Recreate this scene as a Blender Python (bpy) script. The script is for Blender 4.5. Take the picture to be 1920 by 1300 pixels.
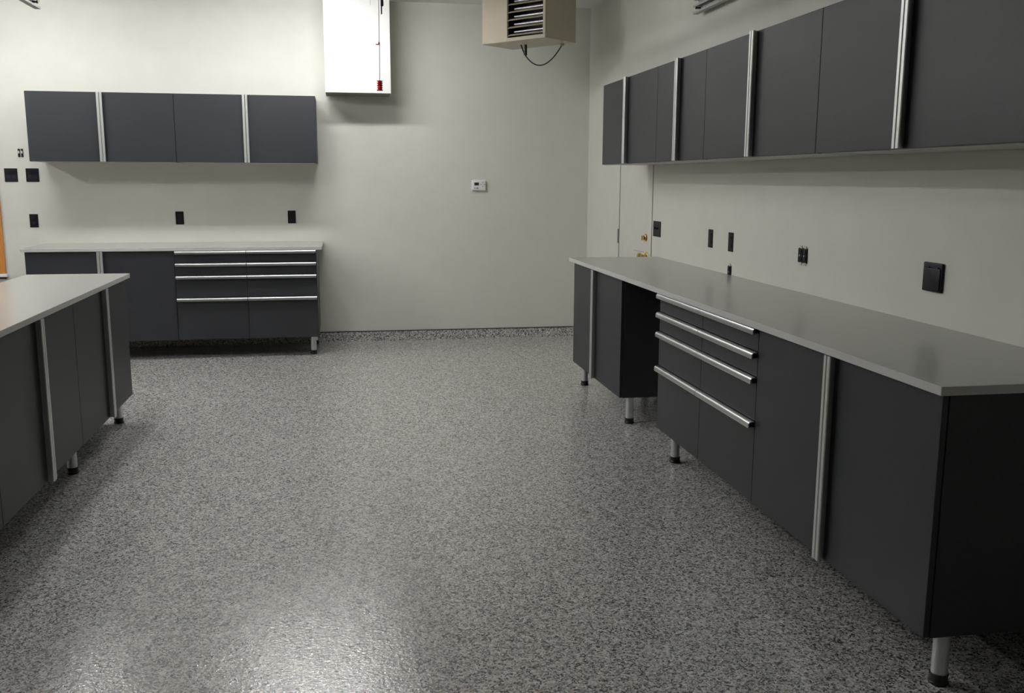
import bpy, bmesh, math, random
from mathutils import Vector, Matrix

for o in list(bpy.data.objects):
    bpy.data.objects.remove(o, do_unlink=True)
scene = bpy.context.scene
COL = scene.collection
PI = math.pi

# ------------------------------------------------------------------ camera
F_PX = 1781.25
CAM_H = 1.492
cam_d = bpy.data.cameras.new('camera')
cam = bpy.data.objects.new('camera', cam_d)
COL.objects.link(cam)
cam_d.sensor_fit = 'HORIZONTAL'
cam_d.sensor_width = 36.0
cam_d.lens = F_PX * 36.0 / 1920.0
cam_d.clip_start = 0.02
R_ = Vector((0.98490018, -0.17308112, 0.00381684))
U_ = Vector((0.02628764, 0.17130568, 0.98486716))
F_ = Vector((0.17111576, 0.9698955, -0.17326889))
m = Matrix.Identity(4)
for i in range(3):
    m[i][0] = R_[i]; m[i][1] = U_[i]; m[i][2] = -F_[i]
m[2][3] = CAM_H
cam.matrix_world = m
scene.camera = cam

# ------------------------------------------------------------------ world, exposure
w = bpy.data.worlds.new('night')
scene.world = w
w.use_nodes = True
w.node_tree.nodes['Background'].inputs[0].default_value = (0.01, 0.012, 0.02, 1)
w.node_tree.nodes['Background'].inputs[1].default_value = 0.2
vs = scene.view_settings
vs.view_transform = 'Standard'
vs.look = 'None'
vs.gamma = 1.0
vs.use_curve_mapping = False
vs.exposure = 0.0

# fluorescent fixtures: (x, y, z, rotation, tube strength, label)
LAMP_E = 100.0
LAMPS = [
    (-0.33, 7.45, 2.97, 0.0, 0.90, 'twin-tube ceiling light close in front of the white wall box'),
    (-2.55, 7.50, 2.97, 0.0, 0.72, 'twin-tube ceiling light over the far left wall cabinets'),
    (-1.55, 4.95, 2.97, PI / 2, 0.72, 'twin-tube ceiling light lengthwise over the near left workbench'),
    (-4.90, 5.40, 2.97, PI / 2, 1.50, 'twin-tube ceiling light far off to the left of the left workbench'),
]

# ------------------------------------------------------------------ materials
def mat(name, col, rough=0.5, metal=0.0, spec=0.5, noise=0.0, nscale=40.0, bump=0.0, bscale=200.0,
        stretch=(1, 1, 1), emit=None, estr=0.0, coat=0.0):
    mt = bpy.data.materials.new(name)
    mt.use_nodes = True
    nt = mt.node_tree
    b = nt.nodes['Principled BSDF']
    b.inputs['Base Color'].default_value = (*col, 1)
    b.inputs['Roughness'].default_value = rough
    b.inputs['Metallic'].default_value = metal
    b.inputs['Specular IOR Level'].default_value = spec
    b.inputs['Coat Weight'].default_value = coat
    if emit:
        b.inputs['Emission Color'].default_value = (*emit, 1)
        b.inputs['Emission Strength'].default_value = estr
    if noise or bump:
        tc = nt.nodes.new('ShaderNodeTexCoord')
        mp = nt.nodes.new('ShaderNodeMapping')
        mp.inputs['Scale'].default_value = stretch
        nt.links.new(tc.outputs['Object'], mp.inputs['Vector'])
    if noise:
        n = nt.nodes.new('ShaderNodeTexNoise')
        n.inputs['Scale'].default_value = nscale
        n.inputs['Detail'].default_value = 4
        nt.links.new(mp.outputs[0], n.inputs['Vector'])
        r = nt.nodes.new('ShaderNodeMapRange')
        r.inputs['From Min'].default_value = 0.3
        r.inputs['From Max'].default_value = 0.7
        r.inputs['To Min'].default_value = 1 - noise
        r.inputs['To Max'].default_value = 1 + noise
        nt.links.new(n.outputs['Fac'], r.inputs['Value'])
        mx = nt.nodes.new('ShaderNodeMix')
        mx.data_type = 'RGBA'
        mx.blend_type = 'MULTIPLY'
        mx.inputs['Factor'].default_value = 1
        mx.inputs['A'].default_value = (*col, 1)
        nt.links.new(r.outputs[0], mx.inputs['B'])
        nt.links.new(mx.outputs['Result'], b.inputs['Base Color'])
    if bump:
        n2 = nt.nodes.new('ShaderNodeTexNoise')
        n2.inputs['Scale'].default_value = bscale
        n2.inputs['Detail'].default_value = 3
        nt.links.new(mp.outputs[0], n2.inputs['Vector'])
        bp = nt.nodes.new('ShaderNodeBump')
        bp.inputs['Strength'].default_value = bump
        bp.inputs['Distance'].default_value = 0.002
        nt.links.new(n2.outputs['Fac'], bp.inputs['Height'])
        nt.links.new(bp.outputs[0], b.inputs['Normal'])
    return mt

def flake_material():
    mt = bpy.data.materials.new('epoxy_flake')
    mt.use_nodes = True
    nt = mt.node_tree
    b = nt.nodes['Principled BSDF']
    L = nt.links.new
    tc = nt.nodes.new('ShaderNodeTexCoord')
    wn = nt.nodes.new('ShaderNodeTexNoise')
    wn.inputs['Scale'].default_value = 60
    L(tc.outputs['Object'], wn.inputs['Vector'])
    wm = nt.nodes.new('ShaderNodeMix')
    wm.data_type = 'RGBA'
    wm.blend_type = 'LINEAR_LIGHT'
    wm.inputs['Factor'].default_value = 0.006
    L(tc.outputs['Object'], wm.inputs['A'])
    L(wn.outputs['Color'], wm.inputs['B'])
    def chips(scale, stops, seed):
        mp = nt.nodes.new('ShaderNodeMapping')
        mp.inputs['Location'].default_value = (seed, seed * 1.7, seed * .3)
        L(wm.outputs['Result'], mp.inputs['Vector'])
        v = nt.nodes.new('ShaderNodeTexVoronoi')
        v.inputs['Scale'].default_value = scale
        L(mp.outputs[0], v.inputs['Vector'])
        s = nt.nodes.new('ShaderNodeSeparateColor')
        L(v.outputs['Color'], s.inputs[0])
        r = nt.nodes.new('ShaderNodeValToRGB')
        r.color_ramp.interpolation = 'CONSTANT'
        e = r.color_ramp.elements
        e[0].position, e[0].color = stops[0][0], (*stops[0][1], 1)
        e[1].position, e[1].color = stops[1][0], (*stops[1][1], 1)
        for p, c in stops[2:]:
            k = e.new(p)
            k.color = (*c, 1)
        L(s.outputs[0], r.inputs[0])
        return r, s
    r1, s1 = chips(105, [(0, (.035, .038, .04)), (.17, (.17, .17, .17)), (.34, (.41, .41, .39)),
                         (.58, (.65, .645, .62)), (.82, (.83, .82, .79)), (.95, (.42, .36, .27))], 3.0)
    r2, s2 = chips(190, [(0, (.04, .04, .045)), (.15, (.22, .22, .22)), (.38, (.50, .50, .48)),
                         (.68, (.72, .71, .68)), (.93, (.50, .43, .33))], 11.0)
    mx = nt.nodes.new('ShaderNodeMix')
    mx.data_type = 'RGBA'
    gt = nt.nodes.new('ShaderNodeMath')
    gt.operation = 'GREATER_THAN'
    gt.inputs[1].default_value = 0.45
    L(s2.outputs[1], gt.inputs[0])
    L(gt.outputs[0], mx.inputs['Factor'])
    L(r1.outputs[0], mx.inputs['A'])
    L(r2.outputs[0], mx.inputs['B'])
    L(mx.outputs['Result'], b.inputs['Base Color'])
    b.inputs['Roughness'].default_value = 0.5
    b.inputs['Specular IOR Level'].default_value = 0.3
    b.inputs['Coat Weight'].default_value = 1.0
    b.inputs['Coat Roughness'].default_value = 0.06
    b.inputs['Coat IOR'].default_value = 1.5
    bn = nt.nodes.new('ShaderNodeTexNoise')
    bn.inputs['Scale'].default_value = 85
    bn.inputs['Detail'].default_value = 3
    L(tc.outputs['Object'], bn.inputs['Vector'])
    bp = nt.nodes.new('ShaderNodeBump')
    bp.inputs['Strength'].default_value = 0.55
    bp.inputs['Distance'].default_value = 0.0028
    L(bn.outputs['Fac'], bp.inputs['Height'])
    L(bp.outputs[0], b.inputs['Normal'])
    L(bp.outputs[0], b.inputs['Coat Normal'])
    return mt

M = dict(
    wall=mat('wall_paint', (.675, .675, .62), .75, spec=.25, noise=.02, nscale=6, bump=.25, bscale=260),
    dark_front_wall=mat('front_wall_dark', (.10, .075, .055), .6, noise=.1, nscale=10),  # front wall colour, dark to cut bounce light from behind the camera
    gap_shade=mat('door_gap_shade', (.14, .14, .125), .7, noise=.1, nscale=40),  # grey that stands in for shadow in the gaps beside the door
    ceiling=mat('ceiling_paint', (.82, .82, .80), .85, spec=.2, bump=.2, bscale=180),
    floor=flake_material(),
    caulk=mat('dark_sealant', (.035, .036, .034), .6, noise=.3, nscale=60),
    charcoal=mat('charcoal_laminate', (.0260, .0272, .0315), .44, spec=.35, noise=.10, nscale=90, bump=.15, bscale=500,
                 stretch=(1, 1, 1)),
    carcass=mat('black_carcass', (.018, .018, .019), .5, spec=.3, noise=.08, nscale=60),
    alu=mat('brushed_aluminium', (.70, .71, .72), .32, metal=1.0, bump=.08, bscale=300),
    alu_soft=mat('satin_aluminium', (.66, .67, .66), .42, metal=.85, bump=.06, bscale=300),
    plastic=mat('black_plastic', (.012, .012, .013), .4, spec=.4, noise=.1, nscale=80),
    counter=mat('grey_worktop', (.41, .405, .39), .22, spec=.5, noise=.02, nscale=140, bump=.05, bscale=400),
    edge=mat('worktop_edge', (.54, .54, .52), .4, noise=.03, nscale=90),
    white=mat('white_lacquer', (.83, .83, .81), .4, spec=.4, noise=.01, nscale=8),
    raw_board=mat('raw_board', (.20, .19, .16), .7, noise=.1, nscale=25),
    beige=mat('beige_enamel', (.47, .42, .32), .42, spec=.45, noise=.03, nscale=14, bump=.06, bscale=350),
    cavity=mat('heater_dark_steel', (.03, .024, .026), .5, metal=.3, noise=.2, nscale=50),
    tube=mat('heater_tube_steel', (.80, .79, .83), .35, metal=.9, noise=.05, nscale=30),
    cable=mat('dark_cable', (.03, .03, .028), .5, noise=.1, nscale=60),
    steel=mat('galvanised_steel', (.42, .42, .41), .42, metal=.4, noise=.12, nscale=35),
    red=mat('red_plastic', (.42, .012, .02), .38, noise=.06, nscale=50),
    brass=mat('polished_brass', (.72, .52, .22), .2, metal=1.0, noise=.06, nscale=40),
    door=mat('door_paint', (.665, .665, .61), .45, spec=.4, noise=.03, nscale=9, bump=.04, bscale=120),
    oak=mat('orange_oak', (.55, .22, .045), .4, noise=.22, nscale=22, stretch=(8, 8, .6), bump=.05, bscale=90),
    plate=mat('black_wall_plate', (.006, .006, .0085), .45, spec=.25, noise=.08, nscale=70),
    device=mat('device_black', (.009, .009, .012), .45, spec=.25, noise=.1, nscale=80),
    strap=mat('device_metal', (.62, .62, .58), .35, metal=.6, noise=.06, nscale=60),
    offwhite=mat('offwhite_plastic', (.80, .79, .77), .4, noise=.02, nscale=40),
    screen=mat('lcd_dark', (.03, .032, .03), .2, noise=.1, nscale=60),
    print=mat('grey_print', (.22, .22, .22), .6, noise=.05, nscale=60),
    housing=mat('fixture_enamel', (.78, .78, .76), .4, noise=.02, nscale=20),
    glass=mat('window_glass', (.02, .022, .03), .04, spec=.6, noise=.05, nscale=3),
)
def tube_mat(k):
    return mat('fluorescent_tube', (.9, .9, .9), .3, emit=(1.0, .995, .985), estr=LAMP_E * k)

# ------------------------------------------------------------------ mesh helpers
def box(bm, x0, x1, y0, y1, z0, z1, bev=0.0, seg=1):
    r = bmesh.ops.create_cube(bm, size=1)
    vs_ = r['verts']
    for v in vs_:
        v.co.x = x0 if v.co.x < 0 else x1
        v.co.y = y0 if v.co.y < 0 else y1
        v.co.z = z0 if v.co.z < 0 else z1
    if bev:
        es = list({e for v in vs_ for e in v.link_edges})
        bmesh.ops.bevel(bm, geom=es, offset=bev, segments=seg, affect='EDGES', profile=.5)

def cyl(bm, p0, p1, r, seg=20, r2=None, cap=True):
    p0 = Vector(p0); p1 = Vector(p1)
    d = p1 - p0
    rot = Vector((0, 0, 1)).rotation_difference(d.normalized()).to_matrix().to_4x4()
    mt = Matrix.Translation((p0 + p1) / 2) @ rot
    bmesh.ops.create_cone(bm, cap_ends=cap, segments=seg, radius1=r, radius2=r if r2 is None else r2,
                          depth=d.length, matrix=mt)

def lathe(bm, prof, seg=20, mtx=None):
    rings = []
    for (r, z) in prof:
        rings.append([bm.verts.new((r * math.cos(2 * PI * k / seg), r * math.sin(2 * PI * k / seg), z))
                      for k in range(seg)])
    for a, b in zip(rings, rings[1:]):
        for k in range(seg):
            bm.faces.new((a[k], a[(k + 1) % seg], b[(k + 1) % seg], b[k]))
    bm.faces.new(list(reversed(rings[0])))
    bm.faces.new(rings[-1])
    if mtx is not None:
        bmesh.ops.transform(bm, matrix=mtx, verts=[v for rg in rings for v in rg])

def tube(bm, pts, r, seg=10):
    pts = [Vector(p) for p in pts]
    rings = []
    for i, p in enumerate(pts):
        t = (pts[min(i + 1, len(pts) - 1)] - pts[max(i - 1, 0)]).normalized()
        a = t.cross(Vector((.3, .2, 1))).normalized()
        b = t.cross(a)
        rings.append([bm.verts.new(p + r * (math.cos(2 * PI * k / seg) * a + math.sin(2 * PI * k / seg) * b))
                      for k in range(seg)])
    for a, b in zip(rings, rings[1:]):
        for k in range(seg):
            bm.faces.new((a[k], a[(k + 1) % seg], b[(k + 1) % seg], b[k]))
    bm.faces.new(list(reversed(rings[0])))
    bm.faces.new(rings[-1])

def prism(bm, prof, x0, x1, axis='x'):
    """profile (a, b) extruded along an axis"""
    def P(a, b, t):
        return {'x': (t, a, b), 'y': (a, t, b), 'z': (a, b, t)}[axis]
    A = [bm.verts.new(P(a, b, x0)) for a, b in prof]
    B = [bm.verts.new(P(a, b, x1)) for a, b in prof]
    n = len(prof)
    for k in range(n):
        bm.faces.new((A[k], A[(k + 1) % n], B[(k + 1) % n], B[k]))
    bm.faces.new(list(reversed(A)))
    bm.faces.new(B)

def obj(name, bm, material, parent=None, smooth=False, loc=None):
    bmesh.ops.recalc_face_normals(bm, faces=bm.faces[:])
    me = bpy.data.meshes.new(name)
    bm.to_mesh(me)
    bm.free()
    me.materials.append(material)
    if smooth:
        for p in me.polygons:
            p.use_smooth = True
        me.set_sharp_from_angle(angle=math.radians(35))
    o = bpy.data.objects.new(name, me)
    COL.objects.link(o)
    if parent:
        o.parent = parent
    if loc:
        o.location = loc
    return o

def boxobj(name, x0, x1, y0, y1, z0, z1, material, parent=None, bev=0.0, seg=1):
    bm = bmesh.new()
    box(bm, x0, x1, y0, y1, z0, z1, bev, seg)
    return obj(name, bm, material, parent)

def tag(o, label, cat, group=None):
    o['label'] = label
    o['category'] = cat
    if group:
        o['group'] = group
    return o

def thing(name, loc, rz, label, cat, group=None):
    o = bpy.data.objects.new(name, None)
    COL.objects.link(o)
    o.location = loc
    o.rotation_euler = (0, 0, rz)
    o.empty_display_size = .1
    return tag(o, label, cat, group)

def struct(o, label=None):
    o['kind'] = 'structure'
    if label:
        o['label'] = label
    return o

def dupe(src, name, parent, loc):
    o = src.copy()
    o.name = name
    COL.objects.link(o)
    o.parent = parent
    o.location = loc
    return o

# ------------------------------------------------------------------ room
XW, YB, ZC = 2.2865, 8.857, 3.04
XL_W, YF = -6.6, -5.0
T = .12
struct(boxobj('floor', XL_W - T, XW + T, YF - T, YB + T, -.1, 0, M['floor']), 'grey and black flake epoxy floor')
struct(boxobj('ceiling', XL_W - T, XW + T, YF - T, YB + T, ZC, ZC + .1, M['ceiling']), 'pale painted ceiling')
# back wall with a window opening on the far left
WX0, WX1, WZ0, WZ1 = -4.10, -2.97, .70, 1.95
bm = bmesh.new()
box(bm, WX1, XW + T, YB, YB + T, 0, ZC)
box(bm, XL_W - T, WX0, YB, YB + T, 0, ZC)
box(bm, WX0, WX1, YB, YB + T, 0, WZ0)
box(bm, WX0, WX1, YB, YB + T, WZ1, ZC)
struct(obj('wall_back', bm, M['wall']), 'greige back wall')
# right wall with the door opening
DY0, DY1, DZ = 6.905, 7.795, 2.05
bm = bmesh.new()
box(bm, XW, XW + T, YF - T, DY0, 0, ZC)
box(bm, XW, XW + T, DY1, YB, 0, ZC)
box(bm, XW, XW + T, DY0, DY1, DZ, ZC)
struct(obj('wall_right', bm, M['wall']), 'greige right wall')
struct(boxobj('wall_left', XL_W - T, XL_W, YF, YB, 0, ZC, M['wall']), 'greige left wall')
struct(boxobj('wall_front', XL_W, XW, YF - T, YF, 0, ZC, M['dark_front_wall']), 'unseen wall behind the viewer, darkened to cut bounce light')  # unseen wall, coloured dark so little light returns to the room

# flake cove base with dark sealant line on top
def cove(name, prof_pts, x0, x1, axis, label):
    bm = bmesh.new()
    prism(bm, prof_pts, x0, x1, axis)
    return struct(obj(name, bm, M['floor']), label)
zb = .088
o = cove('baseboard_back', [(YB - .001, 0.0), (YB - .012, 0.0), (YB - .010, zb), (YB - .001, zb)],
         XL_W, XW - .012, 'x', 'flake epoxy cove base along the back wall')
boxobj('sealant_line', XL_W, XW - .012, YB - .012, YB - .001, zb, zb + .007, M['caulk'], o)
bm = bmesh.new()
prism(bm, [(XW - .001, 0.0), (XW - .012, 0.0), (XW - .010, zb), (XW - .001, zb)], YF, DY0 - .02, 'y')
prism(bm, [(XW - .001, 0.0), (XW - .012, 0.0), (XW - .010, zb), (XW - .001, zb)], DY1 + .02, YB - .023, 'y')
o = struct(obj('baseboard_right', bm, M['floor']), 'flake epoxy cove base along the right wall')
boxobj('sealant_line', XW - .012, XW - .001, DY1 + .02, YB - .023, zb, zb + .007, M['caulk'], o)

# door in the right wall, behind the far workbench
d = bpy.data.objects.new('door_1', None)
COL.objects.link(d)
d.location = (XW, 0, 0)
struct(d, 'flush painted door behind the far end of the right workbench')
boxobj('door_slab', .001, .055, DY0 + .026, DY1 - .020, .01, DZ - .008, M['door'], d, .002)
boxobj('door_jamb', .0, .1, DY0 - .0005, DY0 + .003, 0, DZ, M['caulk'], d)
boxobj('gap_shade_strip', .005, .0575, DY0 + .003, DY0 + .0255, .01, DZ - .008, M['gap_shade'], d)  # strips in the door gaps, their grey paints the shadow lines
boxobj('gap_shade_strip', .006, .0575, DY1 - .0195, DY1 - .003, .01, DZ - .008, M['gap_shade'], d)
boxobj('door_jamb', .0, .1, DY1 - .003, DY1 + .0005, 0, DZ, M['door'], d)
boxobj('door_stop', .058, .1, DY0 + .003, DY1 - .003, 0, DZ, M['door'], d)
# deadbolt
bm = bmesh.new()
rx = Matrix.Rotation(-PI / 2, 4, 'Y')
lathe(bm, [(.001, 0), (.029, 0), (.029, .006), (.024, .014), (.021, .016), (.001, .017)], 24,
      Matrix.Translation((.001, 7.045, 1.055)) @ rx)
db = obj('deadbolt', bm, M['brass'], d, True)
boxobj('thumb_turn', -.038, -.015, 7.041, 7.049, 1.035, 1.072, M['brass'], db, .003)
bm = bmesh.new()
lathe(bm, [(.001, 0), (.033, 0), (.033, .004), (.026, .010), (.012, .014), (.011, .035), (.022, .045), (.027, .058),
           (.024, .070), (.012, .077), (.001, .078)], 24, Matrix.Translation((.001, 7.02, .916)) @ rx)
obj('door_knob', bm, M['brass'], d, True)
boxobj('scuff_plate', -.002, .0012, 7.10, 7.34, .9375, .9425, M['steel'], d)
for zz in (.97, 1.75, .25):
    bm = bmesh.new()
    cyl(bm, (-.004, DY1 + .004, zz), (-.004, DY1 + .004, zz + .11), .008, 10)
    cyl(bm, (-.004, DY1 + .004, zz - .006), (-.004, DY1 + .004, zz + .116), .004, 8)
    obj('hinge', bm, M['steel'], d, True)

# window with orange oak casing at the far left of the back wall
wn = bpy.data.objects.new('window_1', None)
COL.objects.link(wn)
wn.location = (0, YB, 0)
struct(wn, 'window with orange oak casing at the left end of the back wall')
boxobj('side_casing', WX1 - .005, -2.888, -.022, 0, WZ0 - .03, WZ1 + .08, M['oak'], wn, .003)
boxobj('side_casing', WX0 - .085, WX0 + .005, -.022, 0, WZ0 - .03, WZ1 + .08, M['oak'], wn, .003)
boxobj('head_casing', WX0 + .005, WX1 - .005, -.022, 0, WZ1 - .005, WZ1 + .08, M['oak'], wn, .003)
boxobj('window_sill', WX0 - .1, -2.874, -.045, .0, WZ0 - .055, WZ0 - .03, M['white'], wn, .003)
boxobj('apron', WX0 - .08, -2.89, -.014, 0, WZ0 - .075, WZ0 - .055, M['caulk'], wn, .002)
boxobj('pane', WX0, WX1, .05, .056, WZ0, WZ1, M['glass'], wn)
boxobj('sash_rail', WX0, WX1, .04, .07, WZ0, WZ0 + .05, M['oak'], wn, .003)
boxobj('sash_rail', WX0, WX1, .04, .07, WZ1 - .05, WZ1, M['oak'], wn, .003)
boxobj('sash_stile', WX0, WX0 + .05, .04, .07, WZ0 + .05, WZ1 - .05, M['oak'], wn, .003)
boxobj('sash_stile', WX1 - .05, WX1, .04, .07, WZ0 + .05, WZ1 - .05, M['oak'], wn, .003)

# ------------------------------------------------------------------ cabinets
DT = .019           # door thickness
HP = .030           # how far the pulls stand out

def vertical_pull(h, side):
    """aluminium edge pull along the meeting edge of a door; side=+1: door lies towards +x of the seam"""
    s = side
    fl = .021
    prof = [(0, .004), (0, -HP + .004), (s * .003, -HP), (s * (fl - .003), -HP), (s * fl, -HP + .003),
            (s * fl, -HP + .010), (s * (fl - .004), -HP + .010), (s * (fl - .004), -HP + .004),
            (s * .004, -HP + .004), (s * .004, .004)]
    bm = bmesh.new()
    prism(bm, prof, 0, h, 'z')
    return bm

def drawer_pull(wd):
    """J-shaped aluminium bar pull: top comes off the drawer edge, curves over and down. local x 0..wd, z=0 is its top"""
    R, t = .014, .0035
    D = .0255
    outer = [(0, 0)]
    for k in range(0, 7):
        a = PI / 2 * k / 6
        outer.append((-(D - R) - R * math.sin(a), -R + R * math.cos(a)))
    outer.append((-D, -.027))
    inner = [(-D + t, -.027)]
    for k in range(6, -1, -1):
        a = PI / 2 * k / 6
        inner.append((-(D - R) - (R - t) * math.sin(a), -R + (R - t) * math.cos(a)))
    inner.append((0, -t))
    bm = bmesh.new()
    prism(bm, outer + inner, 0, wd, 'x')
    return bm

def leg(parent, x, y, h):
    bm = bmesh.new()
    lathe(bm, [(.0245, .030), (.0245, h)], 24)
    l = obj('leg', bm, M['alu_soft'], parent, True, (x, y, -h))
    bm = bmesh.new()
    lathe(bm, [(.027, 0), (.030, .003), (.030, .008), (.027, .012), (.0265, .026), (.028, .030), (.028, .034)], 24)
    obj('foot', bm, M['plastic'], l, True)

def body_parts(t, wd, dp, h, side_mat=None):
    """carcass of panels behind the fronts; local origin bottom front left of the fronts"""
    p = .018
    y0 = DT + .002
    boxobj('side_panel', 0, p, y0, dp, 0, h, M['charcoal'], t, .001)
    boxobj('side_panel', wd - p, wd, y0, dp, 0, h, M['charcoal'], t, .001)
    boxobj('bottom_panel', p, wd - p, y0, dp, 0, p, side_mat or M['carcass'], t)
    boxobj('top_panel', p, wd - p, y0, dp, h - p, h, M['carcass'], t)
    boxobj('back_panel', p, wd - p, dp - .008, dp, p, h - p, M['carcass'], t)

def door_pair(t, wd, h, overhang=0.0):
    g = .0018
    mid = wd / 2
    for s, (a, b) in ((-1, (g, mid - .001)), (1, (mid + .001, wd - g))):
        o = boxobj('door', a, b, 0, DT, g, h - g, M['charcoal'], t, .0012)
        obj('handle', vertical_pull(h - 2 * g, s), M['alu_soft'], o, False, (mid + s * .0015, 0, g))

def upper_cabinet(loc, rz, wd, dp, h, label, group):
    t = thing('wall_cabinet', loc, rz, label, 'cabinet', group)
    body_parts(t, wd, dp, h, M['wall_under'])
    door_pair(t, wd, h)
    return t

def base_cabinet(loc, rz, wd, dp, h, label, group, legs):
    t = thing('base_cabinet', loc, rz, label, 'cabinet', group)
    body_parts(t, wd, dp, h)
    door_pair(t, wd, h)
    for (x, y) in legs:
        leg(t, x, y, loc[2])
    return t

def drawer_cabinet(loc, rz, wd, dp, h, label, group, legs):
    t = thing('drawer_cabinet', loc, rz, label, 'cabinet', group)
    body_parts(t, wd, dp, h)
    boxobj('divider', wd / 2 - .009, wd / 2 + .009, DT + .002, dp - .01, .018, h - .018, M['carcass'], t)
    tops = [h - .001, h - .102, h - .206, h - .391]
    bots = [tops[1], tops[2], tops[3], 0.0]
    g = .0018
    for c, (a, b) in enumerate(((g, wd / 2 - g), (wd / 2 + g, wd - g))):
        for zt, zb_ in zip(tops, bots):
            dr = boxobj('drawer', a, b, 0, DT, zb_ + .003, zt - .004, M['charcoal'], t, .0012)
            a2 = a + (.004 if c == 0 else .0003)
            b2 = b - (.004 if c == 1 else .0003)
            obj('handle', drawer_pull(b2 - a2), M['alu'], dr, True, (a2, 0, zt))
            ex = a2 - .0025 if c == 0 else b2
            bm = bmesh.new()
            box(bm, 0, .0025, -.0215, 0, -.022, -.004, .004, 2)
            obj('end_cap', bm, M['plastic'], dr, False, (ex, 0, zt))
    for (x, y) in legs:
        leg(t, x, y, loc[2])
    return t

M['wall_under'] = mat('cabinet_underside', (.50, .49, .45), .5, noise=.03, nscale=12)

ZT0, ZT1 = .905, .931

# -- back wall run
YBF, ZB = 8.163, .160
DPB = YB - YBF - .003
XB0, WB = -2.5206, 1.1440
GB = 'base cabinets under the back wall worktop'
base_cabinet((XB0, YBF, ZB), 0, WB, DPB, ZT0 - ZB, 'charcoal two-door base cabinet under back worktop, left of its drawers', GB,
             [(.06, .10), (.06, DPB - .08)])
drawer_cabinet((XB0 + WB, YBF, ZB), 0, WB, DPB, ZT0 - ZB, 'charcoal drawer cabinet with long silver pulls under the back worktop', GB,
               [(WB - .05, .10), (WB - .05, DPB - .08)])
tw = thing('worktop', (0, 0, 0), 0, 'grey worktop along the back wall over doors and drawers', 'worktop', 'grey worktops')
def worktop(t, x0, x1, y0, y1, front, z0=ZT0, z1=ZT1, ends=()):
    e = .002
    X0 = x0 + (e if front == '-x' or 'x0' in ends else 0)
    X1 = x1 - (e if front == '+x' or 'x1' in ends else 0)
    Y0 = y0 + (e if front == '-y' or 'y0' in ends else 0)
    Y1 = y1 - (e if 'y1' in ends else 0)
    boxobj('slab', X0, X1, Y0, Y1, z0, z1, M['counter'], t, .001)
    if front == '-y': boxobj('edge_band', X0, X1, y0, Y0, z0, z1, M['edge'], t, .0008)
    if front == '-x': boxobj('edge_band', x0, X0, Y0, Y1, z0, z1, M['edge'], t, .0008)
    if front == '+x': boxobj('edge_band', X1, x1, Y0, Y1, z0, z1, M['edge'], t, .0008)
    if 'x0' in ends: boxobj('edge_band', x0, X0, y0, Y1, z0, z1, M['edge'], t, .0008)
    if 'x1' in ends: boxobj('edge_band', X1, x1, y0, Y1, z0, z1, M['edge'], t, .0008)
    if 'y0' in ends: boxobj('edge_band', x0, x1, y0, Y0, z0, z1, M['edge'], t, .0008)
    if 'y1' in ends: boxobj('edge_band', x0, x1, Y1, y1, z0, z1, M['edge'], t, .0008)
worktop(tw, -2.545, -.186, 8.144, YB - .001, '-y', ends=('x0', 'x1'))

YUF, ZU0, ZU1 = 8.436, 1.622, 2.182
DPU = YB - YUF - .002
XU0, WU = -2.506, 1.147
GU = 'wall cabinets over the back worktop'
upper_cabinet((XU0, YUF, ZU0), 0, WU, DPU, ZU1 - ZU0, 'charcoal wall cabinet on back wall, the left one beside the outlets', GU)
upper_cabinet((XU0 + WU, YUF, ZU0), 0, WU, DPU, ZU1 - ZU0, 'charcoal wall cabinet on back wall, the right one near the white box', GU)

# -- right wall run (origin at the far end, width runs towards the viewer)
XF, ZR = 1.6417, .168
DPR = XW - XF - .003
GR = 'base cabinets under the right worktop'
yfar, WR, WD, GAP = 6.712, 1.2124, 1.2301, .711
base_cabinet((XF, yfar, ZR), -PI / 2, WR, DPR, ZT0 - ZR, 'charcoal two-door base cabinet at the far end of the right worktop', GR,
             [(.055, .078), (WR - .035, .078), (.055, DPR - .1), (WR - .055, DPR - .1)])
yd1 = yfar - WR - GAP
drawer_cabinet((XF, yd1, ZR), -PI / 2, WD, DPR, ZT0 - ZR, 'charcoal drawer cabinet with silver pulls beside the gap under the right worktop', GR,
               [(.10, .076), (.10, DPR - .1), (WD - .06, DPR - .1)])
yn1 = yd1 - WD
base_cabinet((XF, yn1, ZR), -PI / 2, WR, DPR, ZT0 - ZR, 'nearest charcoal two-door base cabinet at the near end of the right worktop', GR,
             [(WR - .040, .090), (.06, DPR - .1), (WR - .06, DPR - .1)])
tw = thing('worktop', (0, 0, 0), 0, 'long grey worktop along the right wall under the row of outlets', 'worktop', 'grey worktops')
worktop(tw, 1.6165, XW - .001, 2.322, 6.780, '-x', ends=('y0', 'y1'))

XUF, ZUR0, ZUR1 = 1.931, 1.602, 2.183
DPUR = XW - XUF - .002
GUR = 'wall cabinets along the right wall'
ys = [7.066, 5.805, 4.998, 3.737, 2.475]
labs = ['charcoal wall cabinet on right wall, farthest one, above the painted door',
        'narrowest charcoal wall cabinet on right wall, second from the far end',
        'charcoal wall cabinet on right wall, third from the far end',
        'nearest charcoal wall cabinet on right wall, cut by the frame edge']
for k in range(4):
    upper_cabinet((XUF, ys[k], ZUR0), -PI / 2, ys[k] - ys[k + 1], DPUR, ZUR1 - ZUR0, labs[k], GUR)

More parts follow.
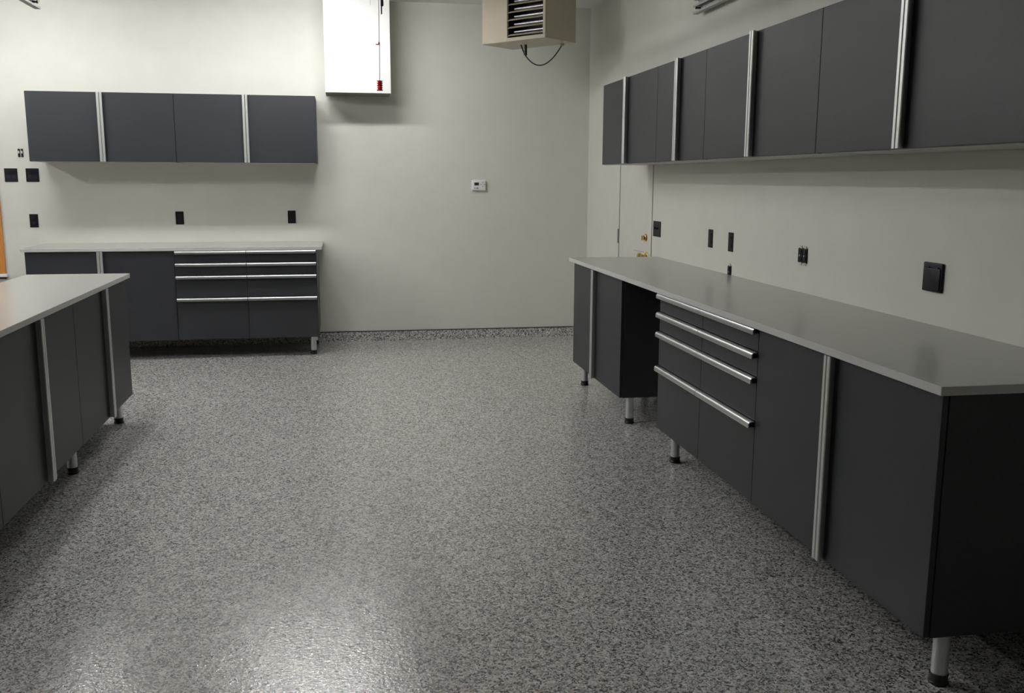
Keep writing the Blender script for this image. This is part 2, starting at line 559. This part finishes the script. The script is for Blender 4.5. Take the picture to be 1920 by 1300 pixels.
# -- left workbench (origin at the near end of each unit, width runs away from the viewer)
XLF, ZL = -1.3194, .166
ZL0, ZL1 = .893, .919
GL = 'base cabinets under the left worktop'
WL = 1.1602
yl = 6.084
DPL = .545
labs = ['charcoal two-door base cabinet at the far end of the left workbench',
        'charcoal two-door base cabinet of the left workbench, second from its far end',
        'charcoal two-door base cabinet of the left workbench, nearest, at the left frame edge']
for k in range(3):
    lg = [(WL - .05, .08), (.075, .08), (WL - .06, DPL - .07), (.06, DPL - .07)]
    if k: lg = lg[1:]
    base_cabinet((XLF, yl - (k + 1) * WL, ZL), PI / 2, WL, DPL, ZL0 - ZL, labs[k], GL, lg)
tw = thing('worktop', (0, 0, 0), 0, 'bright grey worktop of the workbench on the left', 'worktop', 'grey worktops')
worktop(tw, -1.880, -1.2935, yl - 3 * WL - .02, 6.100, '+x', ZL0, ZL1, ends=('y1', 'y0'))

# ------------------------------------------------------------------ white wall box
t = thing('white_wall_box', (-.1245, 8.507, 2.2195), 0, 'white box cabinet mounted high on the back wall, behind the red pull', 'cabinet')
wbw, wbd, wbh = .5565, YB - 8.507 - .002, ZC - 2.2195 - .004
bm = bmesh.new()
box(bm, 0, wbw, .020, wbd, .013, wbh, .002)
obj('body', bm, M['white'], t)
boxobj('front_panel', 0, wbw, 0, .019, 0, wbh, M['white'], t, .0015)
boxobj('bottom_board', .001, wbw - .001, .0195, wbd, .001, .0125, M['raw_board'], t)

# ------------------------------------------------------------------ garage door opener, release cord, tracks
t = thing('door_opener', (.243, 6.0, 2.70), 0, 'garage door opener rail overhead with black release lever hanging down', 'door opener')
boxobj('rail', -.02, .02, -6.5, .35, .0, .04, M['steel'], t, .002)
boxobj('motor_housing', -.16, .16, .35, .75, -.01, .16, M['plastic'], t, .02, 2)
boxobj('trolley', -.03, .03, -.10, .10, -.055, -.001, M['plastic'], t, .006)
boxobj('lever', .008, .026, -.012, .012, -.19, -.054, M['plastic'], t, .004)
boxobj('lever_tip', .0095, .0175, -.008, .008, -.235, -.189, M['plastic'], t, .002)
bm = bmesh.new(); tube(bm, [(-.052, 0, -.05), (-.053, 0, -.12), (-.052, 0, -.185)], .0012, 6)
obj('wire_end', bm, M['steel'], t)
for yy in (-4.5, .55):
    boxobj('hanger_strap', -.012, .012, yy, yy + .004, .04 if yy < 0 else .16, ZC - 2.70 - .001, M['steel'], t)
t = thing('release_cord', (.238, 6.0, 2.02), 0, 'thin release cord with ribbed red pull hanging before the white box', 'cord')
bm = bmesh.new()
tube(bm, [(.0035, 0, .624), (.003, 0, .5), (.001, 0, .30), (.0005, .001, .285), (.003, 0, .26), (.0015, 0, .15), (.0, 0, .055)], .0019, 8)
obj('cord', bm, M['cable'], t, True)
bm = bmesh.new()
prof = [(.001, 0), (.019, .0), (.019, .004)]
for k in range(4):
    z = .004 + k * .0135
    prof += [(.0135, z + .005), (.0125, z + .008), (.0185, z + .0120), (.0185, z + .0135)]
prof += [(.010, .060), (.001, .062)]
lathe(bm, prof, 20)
obj('pull_handle', bm, M['red'], t, True)
bm = bmesh.new()
box(bm, -.020, .001, -.003, .003, .267, .273, .001)
lathe(bm, [(.001, .268), (.006, .268), (.005, .280), (.002, .286)], 12)
obj('cord_toggle', bm, M['red'], t)

def track(x, y1, z, s, label):
    """C-shaped roller track running away from the viewer; s=+1 right-hand track (opens to -x)"""
    t = thing('door_track', (x, y1, z), 0, label, 'door track', 'garage door tracks')
    L0 = -5.2
    h, dpt, th = .052, .034, .003
    P = [(0, 0), (0, h), (-s * dpt, h), (-s * dpt, h - .012), (-s * (dpt - th), h - .012), (-s * (dpt - th), h - th), (-s * th, h - th),
         (-s * th, th), (-s * (dpt - th), th), (-s * (dpt - th), .012), (-s * dpt, .012), (-s * dpt, 0)]
    bm = bmesh.new()
    prism(bm, P, L0, 0, 'y')
    obj('channel', bm, M['steel'], t)
    bm = bmesh.new()
    prism(bm, [(0.0005, h - .004), (0.0005, h + .034), (s * .003, h + .034), (s * .003, h - .004)], L0, -.004, 'y')
    prism(bm, [(-s * .03, h + .031), (-s * .03, h + .034), (0.0004, h + .034), (0.0004, h + .031)], L0, -.004, 'y')
    obj('angle_iron', bm, M['steel'], t)
    bm = bmesh.new()
    cyl(bm, (-s * .030, -.05, h * .62), (s * .004, -.05, h * .62), .005, 10)
    cyl(bm, (-s * .034, -.05, h * .62), (-s * .028, -.05, h * .62), .010, 6)
    obj('stop_bolt', bm, M['plastic'], t)
    for yy in (-.35, -2.6, -4.9):
        boxobj('hanger', s * .0031, s * .006, yy - .016, yy + .016, h, ZC - z - .001, M['steel'], t)
    return t
track(2.254, 6.02, 2.53, 1, 'galvanised garage door track end high by the right wall')
track(-1.741, 6.19, 2.46, -1, 'dark garage door track end at the upper left corner')

# ------------------------------------------------------------------ unit heater
HW, HD, HH = .673, .400, .42
ang = math.atan2(-.472, .389)
t = thing('unit_heater', (1.1795, 8.176, 2.60), ang, 'beige gas unit heater with louvred outlet hung near the corner', 'heater')
# local x along the front (left to right), local y into the casing
fx0, fx1 = .275, HW - .026
z0, z1 = .030, HH - .03
bm = bmesh.new()
box(bm, 0, fx0, 0, .02, 0, HH, .003)
obj('front_panel', bm, M['beige'], t)
boxobj('outlet_frame', fx0, HW, 0, .02, 0, z0, M['beige'], t, .002)
boxobj('outlet_frame', fx0, HW, 0, .02, z1, HH, M['beige'], t, .002)
boxobj('outlet_frame', fx1, HW, 0, .02, z0, z1, M['beige'], t, .002)
boxobj('side_panel', HW - .003, HW, .020, HD, 0, HH, M['beige'], t, .001)
boxobj('side_panel', 0, .003, .020, HD, 0, HH, M['beige'], t, .001)
boxobj('bottom_panel', .003, HW - .003, .020, HD, 0, .003, M['beige'], t)
boxobj('top_panel', .003, HW - .003, .020, HD, HH - .003, HH, M['beige'], t)
boxobj('back_panel', .003, HW - .003, HD - .004, HD, .003, HH - .003, M['beige'], t)
boxobj('cavity_liner', fx0 - .01, HW - .004, .20, .205, .02, HH - .02, M['cavity'], t)
boxobj('cavity_liner', fx0 - .012, fx0 - .01, .021, .20, .02, HH - .02, M['cavity'], t)
boxobj('cavity_liner', fx0 - .01, HW - .004, .021, .20, .012, .02, M['cavity'], t)
n = 6
pitch = (z1 - z0) / n
for k in range(n):
    zc = z0 + .014 + pitch * k
    bm = bmesh.new()
    prism(bm, [(.000, zc), (.002, zc - .002), (.030, zc + .013), (.028, zc + .016)], fx0 + .004, fx1 - .003, 'x')
    obj('louvre', bm, M['beige'], t)
    bm = bmesh.new()
    cyl(bm, (fx0 + .03, .062, zc + .036), (fx1 + .018, .062, zc + .036), .0095, 16)
    obj('exchanger_tube', bm, M['tube'], t, True)
for (x, z) in ((.02, .015), (.262, .012), (.66, .012)):
    bm = bmesh.new()
    cyl(bm, (x, -.003, z), (x, .001, z), .005, 8)
    obj('screw', bm, M['steel'], t)
# rear fan guard bulging from the back
bm = bmesh.new()
for rr, dd in ((.19, .012), (.14, .030), (.09, .040)):
    pts = [(.42 + rr * math.cos(a), HD + dd, .24 + rr * math.sin(a)) for a in [2 * PI * k / 28 for k in range(29)]]
    tube(bm, pts, .004, 6)
for k in range(6):
    a = PI * k / 6
    tube(bm, [(.42 + .19 * c_ * math.cos(a), HD + .045 - .033 * abs(c_), .24 + .19 * c_ * math.sin(a)) for c_ in (-1, -.6, 0, .6, 1)], .003, 6)
obj('fan_guard', bm, M['cable'], t, True)
# control cable looping under the casing with a fitting
bm = bmesh.new()
cyl(bm, (.291, .22, -.055), (.291, .22, .002), .011, 12)
cyl(bm, (.288, .22, -.086), (.288, .22, -.055), .014, 12)
obj('gas_fitting', bm, M['plastic'], t, True)
bm = bmesh.new()
pts = []
P0, P1 = Vector((.277, .22, -.075)), Vector((.56, .37, -.005))
for k in range(19):
    u = k / 18
    p = P0.lerp(P1, u)
    p.z -= .125 * 4 * u * (1 - u) * (1 - .15 * (u - .5))
    pts.append(p)
tube(bm, pts, .0055, 8)
tube(bm, [(.247, .21, .0), (.259, .215, -.033), (.277, .22, -.075)], .006, 8)
obj('cable', bm, M['cable'], t, True)
boxobj('cable_clip', .545, .572, .355, .385, -.018, .0, M['steel'], t, .003)
for x in (.06, HW - .06):
    bm = bmesh.new()
    cyl(bm, (x, HD / 2, HH), (x, HD / 2, ZC - 2.60 - .0005), .006, 10)
    obj('hanging_rod', bm, M['steel'], t, True)

# ------------------------------------------------------------------ wall plates and outlets
def place(wall, a, z):
    if wall == 'back':
        return (a, YB, z), 0
    return (XW, a, z), -PI / 2

def duplex(t, x, proud=.002):
    """a duplex receptacle: two faces and a screw, local x offset"""
    for s in (-1, 1):
        bm = bmesh.new()
        box(bm, x - .017, x + .017, -.0065 - proud, -.0045, s * .020 - .0145, s * .020 + .0145, .004, 2)
        f = obj('receptacle', bm, M['device'], t)
        for dx in (-.006, .006):
            boxobj('slot', x + dx - .001, x + dx + .001, -.0070 - proud, -.0064 - proud, s * .020 - .002, s * .020 + .007, M['plate'], f)

def decora(t, x):
    bm = bmesh.new()
    prism(bm, [(-.0045, -.033), (-.0085, -.033), (-.006, 0), (-.0095, .033), (-.0045, .033)], x - .0165, x + .0165, 'x')
    obj('rocker', bm, M['device'], t)

def wall_plate(wall, a, z, gangs, kind, label, group='black wall plates', wd=None, name='wall_plate', cat='outlet'):
    loc, rz = place(wall, a, z)
    t = thing(name, loc, rz, label, cat, group)
    wd = wd or (.070 + .046 * (gangs - 1))
    bm = bmesh.new()
    prof_w, hh = wd / 2, .057
    box(bm, -prof_w, prof_w, -.0055, -.0005, -hh, hh, .0022, 2)
    obj('plate', bm, M['plate'], t)
    for g in range(gangs):
        x = (g - (gangs - 1) / 2) * .046
        if kind == 'duplex':
            duplex(t, x)
            zs = (0,)
        elif kind == 'rocker':
            decora(t, x)
            zs = (-.048, .048)
        elif kind == 'toggle':
            boxobj('toggle', x - .005, x + .005, -.018, -.005, -.002, .012, M['device'], t, .002)
            zs = (-.03, .03)
        for zz in zs:
            bm = bmesh.new()
            cyl(bm, (x, -.0066, zz), (x, -.005, zz), .0032, 10)
            obj('screw', bm, M['strap'], t) if kind == 'x' else obj('screw', bm, M['device'], t)
    return t

def bare_device(wall, a, z, gangs, label, h=.070):
    loc, rz = place(wall, a, z)
    t = thing('bare_receptacle', loc, rz, label, 'outlet', 'uncovered outlets')
    for g in range(gangs):
        x = (g - (gangs - 1) / 2) * .046
        boxobj('box_opening', x - .024, x + .024, -.0015, -.0005, -h * .54, h * .54, M['plate'], t)
        boxobj('body', x - .0225, x + .0225, -.007, -.0016, -h / 2, h / 2, M['device'], t, .001)
        for s in (-1, 1):
            bm = bmesh.new()
            box(bm, x - .012, x + .012, -.004, -.0016, s * (h / 2 + .007) - .008, s * (h / 2 + .007) + .008, .0008)
            obj('mounting_strap', bm, M['strap'], t)
            boxobj('receptacle', x - .0145, x + .0145, -.0095, -.0069, s * .017 - .012, s * .017 + .012, M['device'], t, .003, 2)
        bm = bmesh.new()
        cyl(bm, (x, -.0100, 0), (x, -.0068, 0), .0042, 10)
        obj('centre_screw', bm, M['strap'], t)
    return t

wall_plate('back', -2.785, 1.512, 2, 'rocker', 'square black double plate on back wall, the one nearest the left frame edge', wd=.105)
wall_plate('back', -2.614, 1.513, 2, 'rocker', 'square black double plate just below left end of back wall cabinets', wd=.105)
wall_plate('back', -2.632, 1.125, 1, 'duplex', 'black outlet at the left end of the back worktop')
wall_plate('back', -1.427, 1.145, 1, 'duplex', 'black outlet above the middle of the back worktop')
wall_plate('back', -.459, 1.151, 1, 'duplex', 'black outlet at the right end of the back worktop')
# uncovered two-gang device high on the back wall
loc, rz = place('back', -2.694, 1.698)
t = thing('bare_switch', loc, rz, 'small uncovered pair of switches above the square black plates', 'switch')
for x in (-.0125, .0125):
    boxobj('body', x - .009, x + .009, -.006, -.0005, -.034, .034, M['device'], t, .001)
    boxobj('lever', x - .005, x + .005, -.016, -.0055, -.004, .018, M['offwhite'], t, .002)
    boxobj('mounting_strap', x - .006, x + .006, -.003, -.0005, .034, .044, M['strap'], t)
    boxobj('mounting_strap', x - .006, x + .006, -.003, -.0005, -.044, -.034, M['strap'], t)

wall_plate('right', 6.787, 1.135, 2, 'toggle', 'black switch plate beside the painted door on the right wall', wd=.165, cat='switch')
wall_plate('right', 5.730, 1.129, 1, 'rocker', 'black outlet on right wall, left one of the close pair')
wall_plate('right', 5.407, 1.127, 1, 'rocker', 'black outlet on right wall, right one of the close pair')
bare_device('right', 5.407, .948, 1, 'small uncovered outlet half hidden behind the right worktop edge')
bare_device('right', 4.485, 1.118, 2, 'uncovered twin outlet with metal straps over the right worktop')
loc, rz = place('right', 3.387, 1.119)
t = thing('wall_plate', loc, rz, 'large black double plate on right wall nearest the viewer', 'outlet', 'black wall plates')
bm = bmesh.new(); box(bm, -.062, .062, -.012, -.0005, -.057, .057, .004, 3)
obj('plate', bm, M['plate'], t, True)
bm = bmesh.new(); box(bm, -.054, .054, -.0165, -.0118, -.051, .036, .003, 2)
obj('cover_flap', bm, M['plate'], t, True)
for x in (-.03, .03):
    bm = bmesh.new(); cyl(bm, (x - .012, -.0150, .0385), (x + .012, -.0150, .0385), .0028, 10)
    obj('flap_hinge', bm, M['device'], t, True)

# thermostat
t = thing('thermostat', (1.2405, YB, 1.438), 0, 'white thermostat with small dark display on the back wall', 'thermostat')
bm = bmesh.new(); box(bm, -.066, .066, -.026, -.0005, -.049, .049, .009, 3)
obj('body', bm, M['offwhite'], t, True)
bm = bmesh.new(); box(bm, -.062, .062, -.010, -.0004, -.053, .045, .004, 2)
obj('wall_base', bm, M['offwhite'], t)
boxobj('display', -.042, .001, -.0275, -.0255, -.002, .025, M['screen'], t, .001)
for (dx, dz) in ((0, .016), (0, -.016), (-.014, 0), (.014, 0)):
    boxobj('button', .036 + dx - .004, .036 + dx + .004, -.028, -.0255, .007 + dz - .004, .007 + dz + .004, M['print'], t, .001)
for x0, x1 in ((-.041, -.032), (-.022, -.008), (-.006, -.001)):
    boxobj('printed_mark', x0, x1, -.0264, -.0256, -.033, -.021, M['print'], t)

# ------------------------------------------------------------------ ceiling lights
for (x, y, z, rz, k, label) in LAMPS:
    t = thing('ceiling_light', (x, y, z), rz, label, 'ceiling light', 'fluorescent ceiling lights')
    bm = bmesh.new()
    hz = ZC - z - .001
    prism(bm, [(-.06, hz), (-.06, .045), (-.03, .030), (.03, .030), (.06, .045), (.06, hz)], -.62, .62, 'x')
    obj('housing', bm, M['housing'], t)
    tm = tube_mat(k)
    for yy in (-.045, .045):
        bm = bmesh.new()
        cyl(bm, (-.59, yy, 0), (.59, yy, 0), .017, 12)
        obj('tube', bm, tm, t, True)
        for s in (-1, 1):
            boxobj('lamp_holder', min(s * .592, s * .612), max(s * .592, s * .612), yy - .012, yy + .012, -.02, .046, M['housing'], t, .002)
